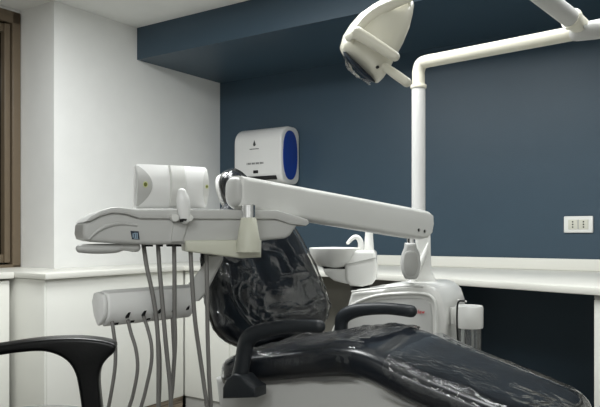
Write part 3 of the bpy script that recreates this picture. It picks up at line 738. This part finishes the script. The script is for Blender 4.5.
lathe(bm, c, [(0, .0), (.05, .0), (.056, .004), (.05, .010), (.03, .014), (0, .015)], 32, nm, 1.1); obj('reflector_glass', bm, M_label, head, 50)
# clear film hanging over the mouth
bm = B(); rows = []
for i in range(13):
    t = i/12; rr_ = []
    for j in range(10):
        s_ = j/9; p = P(344.8+t*27, 55+t*24, lz-.075+.15*s_)+nm*(.003+.018*math.sin(t*3)+.012*noise.noise(Vector((t*5, s_*4, 1))))
        if t > .75: p += Vector((.0, 0, -.016*(t-.75)*4*abs(math.sin(s_*7))))
        rr_.append(p)
    rows.append([bm.verts.new(p) for p in rr_])
for a, b in zip(rows, rows[1:]):
    for j in range(9): bm.faces.new((a[j], a[j+1], b[j+1], b[j]))
obj('plastic_film', bm, M_film, head, 60)
for (p0, p1) in (((357.5, 33), (395, 56.5)), ((384.5, 66.5), (407, 82.5))):
    z0 = lz-.10 if p0[0] < 370 else lz-.055
    bm = B(); a = P(p0[0], p0[1], z0); b = P(p1[0], p1[1], z0-.03)
    tube(bm, [a, a.lerp(b, .5), b], [.0165, .0150, .0125] if p0[0] < 370 else [.0105, .0125, .0125], 18); hn_ = obj('lamp_handle', bm, M_cream, head, 60)
    bm = B(); tube(bm, [a+hy*.0, a+hy*.06], [.012, .012], 14); obj('handle_boss', bm, M_cream, hn_, 60)
bm = B(); lathe(bm, P(377, 67.3, lz-.06), [(0, 0), (.004, 0), (.004, .006), (0, .006)], 12, -hy); obj('pivot_hole', bm, M_black, head)

# ================================================================== OFFICE ARMCHAIR (lower left) AND GREY STOOL
oc = thing('office_chair', 'black plastic armchair arm at the lower left, chair mostly out of the photo', 'office chair', Vector((-.50, .93, 0)))
OZ = 1.20
bm = B()
prism(bm, [P(x, y+2.5, OZ-.025) for x, y in ((-110, 368), (-60, 353), (0, 343.2), (30, 338.8), (55, 336.6), (78, 336.2), (96, 337.6), (110, 340.2), (115, 343), (115.5, 347), (113, 351.5), (107, 357), (102, 364), (99.2, 372), (98.5, 382), (100, 400), (103, 430), (106, 480), (104, 520), (86, 520), (86, 480), (84, 430), (81, 405), (78, 385), (75, 372), (69, 361.5), (60, 354.5), (48, 350.3), (36, 349.3), (20, 350.5), (0, 353.2), (-60, 363.5), (-104, 380))], Vector((-.01, .05, 0)), .010, 4, 3)
obj('armrest', bm, M_dark, oc, 45, 'glossy black plastic armrest with a flared upright')
bm = B()
prism(bm, [P(x, y+2.5, OZ-.025)+Vector((0, -.62, 0)) for x, y in ((-110, 368), (-60, 353), (0, 343.2), (55, 336.6), (96, 337.6), (115, 343), (113, 351.5), (102, 364), (98.5, 382), (103, 430), (106, 480), (104, 520), (86, 520), (84, 430), (78, 385), (69, 361.5), (48, 350.3), (0, 353.2), (-60, 363.5), (-104, 380))], Vector((-.01, .05, 0)), .010, 4, 3)
obj('armrest', bm, M_dark, oc, 45)
bm = B(); box(bm, Matrix.Translation((-.50, .91, 0)), -.24, .22, -.25, .25, .56, .63, .03, 4); obj('seat', bm, M_dark, oc)
bm = B(); box(bm, Matrix.Translation((-.78, .91, 0)), -.03, .03, -.22, .22, .62, 1.05, .03, 4); obj('backrest', bm, M_dark, oc)
bm = B(); box(bm, Matrix.Translation((-.50, .91, 0)), -.06, .20, -.31, .31, .53, .56, .008, 2); obj('arm_bar', bm, M_dark, oc)
bm = B(); box(bm, Matrix.Translation((-.78, .91, 0)), -.045, -.025, -.04, .04, .55, .8, .006, 2); box(bm, Matrix.Translation((-.66, .91, 0)), -.165, .1, -.04, .04, .54, .56, .004, 2); obj('back_bracket', bm, M_dark, oc)
bm = B(); lathe(bm, Vector((-.50, .91, .09)), [(0, 0), (.03, 0), (.03, .25), (.022, .25), (.022, .45), (0, .45)], 24); obj('gas_column', bm, M_dark, oc)
def star(o, L, zb, par, m):
    for k in range(5):
        t = 2*math.pi*k/5+.5; d = Vector((math.cos(t), math.sin(t), 0))
        bm = B(); tube(bm, [o+UP*(zb+.02), o+d*L*.5+UP*(zb+.015), o+d*L+UP*zb], [.024, .02, .016], 10); lg = obj('leg', bm, m, par, 60)
        bm = B(); e = o+d*L
        lathe(bm, Vector((e.x, e.y, .0275))-Vector((-d.y, d.x, 0))*.02, [(0, 0), (.026, .002), (.0275, .008), (.0275, .032), (.026, .038), (0, .04)], 18, Vector((-d.y, d.x, 0)))
        tube(bm, [e+UP*.0275, e+UP*(zb-.002)], .007, 8); obj('caster', bm, M_dark, lg)
star(Vector((-.50, .91, 0)), .26, .085, oc, M_dark)
so = Vector((-.685, 1.72, 0)); sr = .165
st = thing('stool', 'round grey stool seat just showing below the black armrest', 'stool', so)
zt_ = EYE-168.5/FPX*(so.y+sr)
bm = B(); lathe(bm, so+UP*(zt_-.07), [(0, 0), (sr-.02, 0), (sr, .02), (sr, .05), (sr-.02, .066), (0, .07)], 40); obj('seat', bm, M_fabric, st, 50)
bm = B(); lathe(bm, so+UP*.09, [(0, 0), (.028, 0), (.028, .25), (.02, .25), (.02, zt_-.16), (0, zt_-.16)], 24); obj('gas_column', bm, M_chrome, st)
star(so, .2, .085, st, M_dark)

# ================================================================== LIGHT: ceiling panels of the room
def area(name, a, b, sx, sy, w, col=(.975, 1, 1)):
    l = bpy.data.lights.new(name, 'AREA'); l.shape = 'RECTANGLE'; l.size = sx; l.size_y = sy; l.energy = w; l.color = col
    o = bpy.data.objects.new(name, l); COL.objects.link(o); o.location = R(a, b, CEIL-.012); o.rotation_euler = (0, 0, math.atan2(U.y, U.x))
for a_, b_, e_ in ((.95, 1.95, 28), (1.85, 1.75, 20), (2.7, 1.2, 12.5), (2.7, 4.4, 19), (3.8, 4.4, 28)):
    area('ceiling_panel', a_, b_, .6, .6, e_)
w = bpy.data.worlds.new('world'); SC.world = w; w.use_nodes = True
w.node_tree.nodes['Background'].inputs['Color'].default_value = (.004, .004, .004, 1)

# ================================================================== CAMERA
cam = bpy.data.cameras.new('camera'); cam.sensor_fit = 'HORIZONTAL'; cam.sensor_width = 36; cam.lens = 36*FPX/600; cam.shift_y = (HY-203.5)/600
cam.clip_start = .02
co = bpy.data.objects.new('camera', cam); COL.objects.link(co); co.location = (0, 0, EYE); co.rotation_euler = (math.pi/2, 0, 0)
SC.camera = co
SC.view_settings.view_transform = 'Standard'; SC.view_settings.look = 'None'; SC.view_settings.gamma = 1; SC.view_settings.use_curve_mapping = False
SC.view_settings.exposure = 0.0
